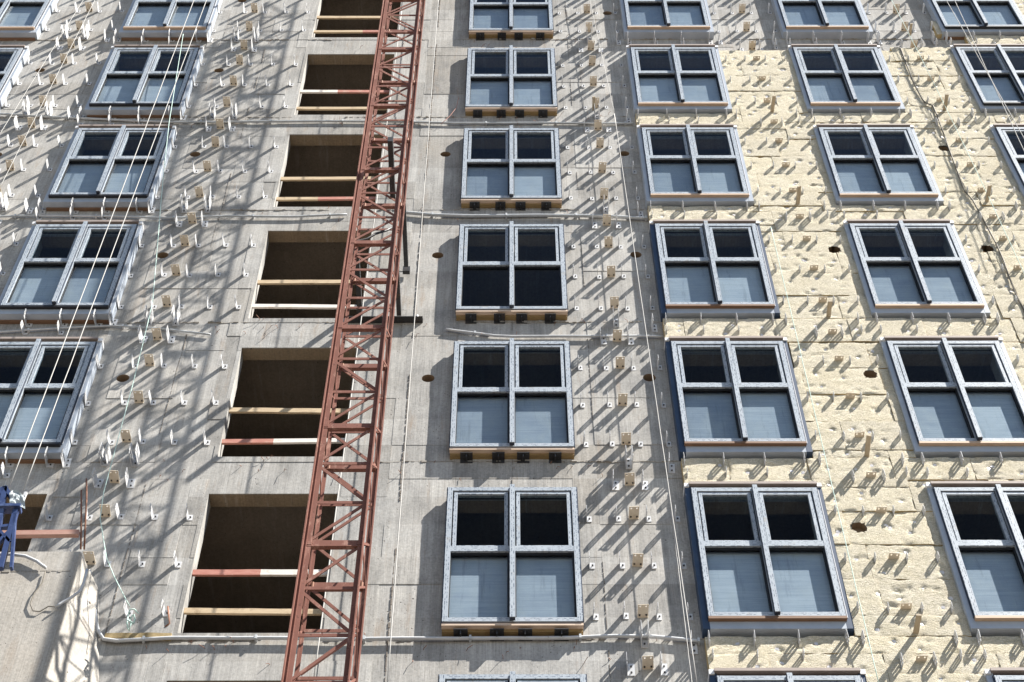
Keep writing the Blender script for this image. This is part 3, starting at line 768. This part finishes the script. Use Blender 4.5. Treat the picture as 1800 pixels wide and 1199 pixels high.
# ------------------------------------------------------------------ cable runs along the slab edges
def run(name, mat, r, pts, y, label, cat='cable', clips=None, wob=.012):
    P_ = [at(u, v, y) for u, v in pts]; out = []
    for i in range(len(P_)-1):
        n = max(2, int((P_[i+1]-P_[i]).length/.12))
        for q in range(n):
            t = q/n; p = P_[i].lerp(P_[i+1], t); p = p + Vector((0, 0, wob*noise.noise((p.x*1.4, p.z, 3)))); out.append(p)
    out.append(P_[-1]); R_ = empty(name, out[0]) if clips else None
    mb = MB()
    if clips:
        loc = out[0]; tag(R_, label, cat, 'cable runs along the slab edges')
        mb.tube([p-loc for p in out], r, 8).build('conduit', mat, R_, True)
        for q in range(4, len(out), clips):
            p = out[q]-loc; MB().box(p.x-.012, p.x+.012, p.y-r-.006, -loc.y, p.z-r-.006, p.z+r+.006).build('clip', 'cable_grey', R_)
    else:
        o = mb.tube(out, r, 8).build(name, mat, None, True); tag(o, label, cat)
        return o
run('cable_run', 'cable_grey', .020, [(-60, 196), (60, 204), (160, 209), (300, 215), (420, 214), (560, 213), (700, 214), (800, 217), (950, 216), (1060, 217), (1112, 217)], -.035, 'grey cable run on slab edge above the third window row from top', clips=9)
run('cable_run', 'cable_grey', .017, [(-40, 382), (60, 379), (200, 381), (290, 383), (400, 380), (520, 381), (610, 377)], -.035, 'grey cable run on slab edge left of the mast, fourth window row', clips=9)
run('cable_run', 'cable_grey', .026, [(700, 373), (760, 378), (830, 380), (950, 379), (1060, 380), (1135, 384)], -.04, 'thick grey cable run right of the mast above fourth window row', clips=8)
run('cable_run', 'cable_grey', .014, [(-20, 584), (120, 576), (200, 573), (280, 578), (330, 584), (370, 588)], -.035, 'thin grey cable ending on bare concrete left of the open bays', clips=10)
run('cable_run', 'cable_white', .018, [(784, 579), (805, 582), (835, 586), (870, 591), (900, 592), (1000, 591), (1100, 591), (1165, 592)], -.035, 'white pipe with a loose end above the fifth window row', clips=14)
run('cable_run', 'cable_white', .021, [(157, 1003), (163, 1040), (168, 1085), (172, 1110), (182, 1124), (205, 1127), (300, 1121), (450, 1121), (600, 1123), (740, 1123), (870, 1122), (1000, 1121), (1080, 1118), (1150, 1119), (1228, 1127)], -.04, 'long white cable run along the lowest slab edge bending up by parapet', clips=9)
run('cable', 'cable_white', .018, [(-20, 974), (20, 974), (45, 977), (65, 986), (80, 998)], -.60, 'white cable arching over the concrete parapet at lower left')
run('cable', 'cable_white', .015, [(153, 1001), (147, 1025), (140, 1040), (125, 1051), (112, 1058), (98, 1067)], -.60, 'short white cable bent round the parapet corner')
run('wire', 'cable_dark', .006, [(98, 1067), (85, 1066), (70, 1075), (58, 1074), (53, 1062), (60, 1043), (74, 1025), (80, 1005)], -.58, 'thin dark wire dangling on the parapet face', 'wire')
run('cable', 'cable_dark', .011, [(1582, 82), (1593, 112), (1606, 146), (1620, 172), (1626, 180), (1640, 186), (1648, 205), (1654, 222), (1663, 248), (1672, 272), (1684, 305), (1695, 335), (1710, 352), (1724, 378), (1738, 404), (1752, 430), (1764, 458), (1775, 490), (1787, 520), (1800, 545), (1822, 585)], -.128, 'dark cable running down over the insulation near the right edge', wob=.004)

# ------------------------------------------------------------------ ropes
def rope(mat, r, a, b, ya, yb, label, sag=0):
    p, q = at(*a, ya), at(*b, yb); n = 24
    pts = [p.lerp(q, t/n) + Vector((sag*math.sin(math.pi*t/n)+.004*noise.noise((t*.9, a[0], 1)), -.02*sag, 0)) for t in range(n+1)]
    tag(MB().tube(pts, r, 6).build('rope', mat, None, True), label, 'rope', 'ropes hanging down the facade')
rope('rope_white', .0065, (15, 860), (356, -40), -.72, -.72, 'left one of two white ropes rising from the blue cradle')
rope('rope_white', .0065, (41, 862), (378, -40), -.72, -.72, 'right one of two white ropes rising from the blue cradle')
rope('rope_white', .0045, (-5, 243), (165, -30), -.70, -.70, 'left one of two thin ropes at the upper left corner')
rope('rope_white', .0045, (-3, 335), (182, -30), -.70, -.70, 'right one of two thin ropes at the upper left corner')
rope('rope_white', .006, (680, 1215), (772, -20), -.28, -.28, 'white rope hanging right of the red mast')
rope('rope_white', .007, (549, 1215), (706, 20), -.55, -.55, 'white rope hanging behind the red mast')
rope('rope_white', .0055, (1227, 1215), (1080, 200), -.24, -.20, 'white rope slanting between bare concrete and dark cased windows')
rope('rope_white', .0045, (1218, 1215), (1178, 880), -.25, -.22, 'short thin rope beside the slanting white rope at bottom')
rope('rope_white', .0045, (1080, 200), (1030, -30), -.20, -.20, 'thin rope at top between bare windows and cased windows')
rope('rope_white', .006, (1830, 296), (1652, -20), -.6, -.6, 'left one of two white ropes at the upper right corner')
rope('rope_white', .006, (1830, 330), (1664, -30), -.6, -.6, 'right one of two white ropes at the upper right corner')
rope('rope_green', .0045, (1830, 545), (1562, -10), -.22, -.22, 'thin pale rope over insulation near the right edge', .04)
rope('rope_green', .0045, (1548, 1215), (1355, 400), -.20, -.20, 'thin pale green rope right of the navy cased windows', .0)
gp = [(322, 60), (297, 217), (288, 300), (282, 367), (278, 417), (268, 533), (252, 600), (233, 677), (216, 740), (200, 800), (182, 866), (176, 912), (182, 950), (187, 980), (200, 1012), (215, 1042), (228, 1066)]
run('rope', 'rope_green', .0055, gp, -.30, 'pale green rope hanging left of open bays, knotted at its lower end', 'rope', wob=.0)
kn = MB(); kc = at(233, 1078, -.30)
kn.tube([kc+Vector((.06*math.cos(t*.7)*(1-.04*t), .03*math.sin(t*1.7), .075*math.sin(t*.7)-.01*t)) for t in range(22)], .0085, 6)
tag(kn.build('rope_knot', 'rope_green', None, True), 'knotted tangle at the end of the pale green rope', 'knot')
run('string', 'paint_red', .004, [(806, 172), (802, 190), (790, 205), (775, 218)], -.06, 'red string hanging from a bare window frame', 'string')

# ------------------------------------------------------------------ blue cradle, board and rods by the parapet
K = empty('suspended_cradle', at(-10, 962, -.72)); o0 = K.location
tag(K, 'blue steel work cradle frame with cloth behind the concrete parapet', 'cradle')
def kp(u, v, y=-.72): return at(u, v, y) - o0
for (a, b, w_) in (((-14, 1000), (9, 858), .06), ((1, 1000), (28, 898), .055), ((-20, 890), (6, 860), .055), ((8, 858), (34, 893), .045), ((20, 1000), (27, 905), .03), ((-8, 960), (22, 930), .03), ((-14, 920), (18, 955), .03)):
    MB().bar(kp(*a), kp(*b), w_, .06).build('frame_tube', 'blue_steel', K)
MB().bar(kp(-6, 894), kp(37, 894), .04, .12).build('cross_beam', 'blue_steel', K)
MB().bar(kp(-20, 930), kp(22, 925), .04, .05).build('cross_beam', 'blue_steel', K)
cl = MB(); n = 9
for i in range(n):
    for j in range(n):
        def cp(i, j):
            u = 17+27*i/n; v = 866+24*j/n - 5*math.sin(i*.5); q = kp(u, v, -.76); return q+Vector((0, .028*noise.noise((i*.45, j*.45, 2)), .008*noise.noise((i*.4, j*.5, 5))))
        cl.quad(cp(i, j), cp(i+1, j), cp(i+1, j+1), cp(i, j+1))
cl.build('cloth_wrap', 'grey_cloth', K, True)
MB().bar(kp(36, 888), kp(46, 866), .03, .03).build('rope_hook', 'galvanised', K)
MB().tube([kp(29, 895), kp(24, 920), kp(19, 945), kp(16, 970)], .014, 6).build('lashing', 'rope_white', K, True)
Pb = MB(); a, b = at(-30, 940, -.50), at(139, 938, -.50)
Pb.bar(a, b, .055, .075, (0, 0, 1)); Pb.build('x', 'faded_red'); o = bpy.data.objects['x']; o.name = 'guard_board'; o.data.name = 'guard_board'
tag(o, 'red and white painted guard board resting on the concrete parapet', 'guard board')
for (pts, lab) in (([(142, 965, -.45), (143, 905, -.45), (143, 862, -.45)], 'bent rusty steel rod standing behind the guard board end'), ([(148, 965, -.40), (152, 880, -.40), (152, 842, -.40)], 'straight rusty steel rod standing at the parapet corner')):
    tag(MB().tube([at(*p) for p in pts], .011, 6).build('steel_rod', 'rust_rod', None, True), lab, 'rod')
tag(MB().tube([at(295, 1066, -.02), at(298, 1096, -.02), at(290, 1102, -.005)], .009, 6).build('steel_rod', 'rust_rod', None, True), 'short rusty steel rod sticking out below the lowest open bay', 'rod')
fo = MB(); x = -4.30
while x < -3.62:
    h = .05+.05*abs(noise.noise((x*3, 2, 0)))*math.sin((x+4.35)*4.2+.3)**2; fo.box(x, x+.03, -.03-h*.4, .0, -.13-.02, -.13+h); x += .028
tag(fo.build('foam_strip', 'foam_ochre', B), kind='stuff')
